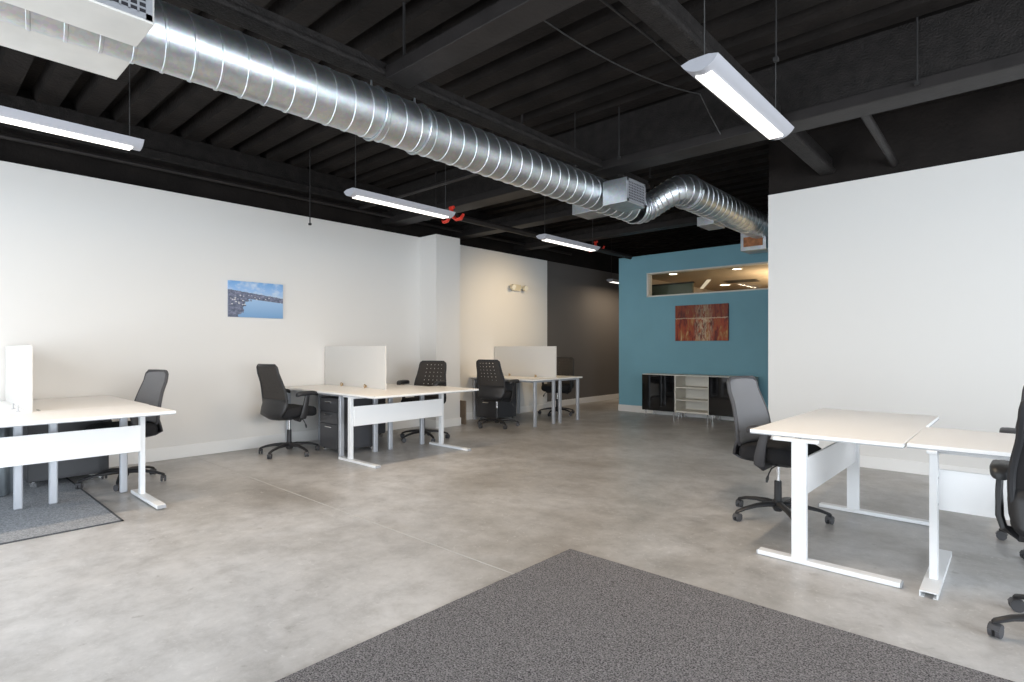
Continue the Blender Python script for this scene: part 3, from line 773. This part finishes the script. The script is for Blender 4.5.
# ------------------------------------------------------------------ meeting room ceiling fittings and a strip reflection seen through the strip window
def dl(px, py, label, r=.09):
    A_ = math.atan2(506, 558.7); f = (-math.sin(A_), math.cos(A_)); rr = (math.cos(A_), math.sin(A_))
    D = 558.7*(2.67-1.25)/(347-py); l = (px-512)/558.7*D
    x, y = l*rr[0]+D*f[0], l*rr[1]+D*f[1]
    t = thing('ceiling_downlight', label, 'light', (x, y, 2.67), 0, 'downlights in the meeting room')
    MB().torus((0, 0, -.004), (0, 0, 1), r, .012, 24, 6).build('trim_ring', M['frame_w'], t, smooth=True)
    MB().cyl((0, 0, -.008), (0, 0, -.002), r*.85, 24).build('lens', M['can_lens'], t)
    return x, y
print(dl(673, 273.6, 'round downlight at left in the meeting room ceiling'))
print(dl(737, 268.5, 'round downlight at upper middle in the meeting room ceiling'))
print(dl(725, 284.5, 'small round downlight lowest in the meeting room window', .12))
x, y = at(705, y=12.3)
o = MB().box(-.04, .04, -.9, .9, -.012, .0).build('ceiling_strip_reflection', mat('strip', (.7,.65,.55), .5, emit=(1,.85,.65), estr=.5)); o.location = (x, y, 2.67); o.rotation_euler = (0,0,R(28))  # bright linear reflection, added as a glowing strip; not a lamp
tag(o, 'pale linear reflection added as a glowing strip in the meeting room ceiling', 'light')
x, y = at(742, y=12.2)
t = thing('ceiling_vent', 'brown slotted vent in the meeting room ceiling', 'vent', (x, y, 2.668), R(10))
MB().box(-.32, .32, -.22, .22, -.01, 0).build('frame', M['vent'], t)
b = MB()
for k in range(7): b.box(-.28, .28, -.18+k*.055, -.165+k*.055, -.016, -.008)
b.build('slats', M['vent'], t)
# glazed opening low in the corner of the room
t = thing('glass_partition', 'dark green glazed screen at the left end of the meeting room', 'partition', (-5.66, 10.5, 0))
box('panel', M['inner_wall'], 0, .94, -.03, .03, 0, 2.50, parent=t)
box('rail', M['grille_dark'], 0, .96, -.04, .04, 2.50, 2.53, parent=t)

# ------------------------------------------------------------------ light
W = bpy.data.worlds.new('daylight'); bpy.context.scene.world = W; W.use_nodes = True
bg = W.node_tree.nodes['Background']
sk = W.node_tree.nodes.new('ShaderNodeTexSky'); sk.sky_type = 'PREETHAM'; sk.turbidity = 6; sk.sun_direction = (.3, .6, .7)
mx = W.node_tree.nodes.new('ShaderNodeMix'); mx.data_type = 'RGBA'; mx.inputs[0].default_value = .85; mx.inputs[7].default_value = (.85, .93, 1, 1)
W.node_tree.links.new(sk.outputs[0], mx.inputs[6]); W.node_tree.links.new(mx.outputs[2], bg.inputs['Color']); bg.inputs['Strength'].default_value = .6
def area(name, loc, rot, sx, sy, e, col, spread=PI):
    l = bpy.data.lights.new(name, 'AREA'); l.shape = 'RECTANGLE'; l.size = sx; l.size_y = sy; l.energy = e; l.color = col; l.spread = spread
    o = bpy.data.objects.new(name, l); C.objects.link(o); o.location = loc; o.rotation_euler = rot
    return o
DAY = (.85, .925, 1.0)
for k, x in enumerate((-5.85, -2.95, -.05, 2.78)):
    area('window_daylight', (x, -2.17, 1.55), (R(90), 0, 0), 2.65, 2.5, 72 if x < -4 else 88 if x < -2 else 48, DAY)   # shines towards +y
area('side_window_daylight', (4.15, 1.6, 1.6), (0, R(90), 0), 2.5, 5.5, 370, DAY)       # shines towards -x
area('meeting_room_lamp', (-2.2, 12.2, 2.2), (R(180), 0, 0), 3, 3, 150, (1, .74, .46))
area('corridor_lamp', (-6.3, 12.0, 2.6), (0, 0, 0), .3, 1.2, 8, (1, .8, .6))
sp = bpy.data.lights.new('wall_washer', 'SPOT'); sp.energy = 80; sp.color = (1, .74, .42); sp.spot_size = R(100); sp.spot_blend = 1; sp.shadow_soft_size = .15
so = bpy.data.objects.new('wall_washer', sp); C.objects.link(so); so.location = (-5.2, 7.4, 2.75)
so.rotation_euler = (Vector((-7.0, 7.4, 1.45)) - Vector(so.location)).to_track_quat('-Z', 'Y').to_euler()

# ------------------------------------------------------------------ camera
cam = bpy.data.cameras.new('camera'); co = bpy.data.objects.new('camera', cam); C.objects.link(co)
bpy.context.scene.camera = co
cam.sensor_width = 36; cam.lens = 558.7/1024*36; cam.shift_y = 6/1024; cam.clip_start = .02
co.location = (0, 0, 1.25); co.rotation_euler = (R(90), 0, math.atan2(506, 558.7))
s = bpy.context.scene
s.view_settings.view_transform = 'Standard'; s.view_settings.look = 'None'; s.view_settings.exposure = .29
s.cycles.use_denoising = True; s.cycles.max_bounces = 8; s.cycles.diffuse_bounces = 5; s.cycles.sample_clamp_indirect = 6
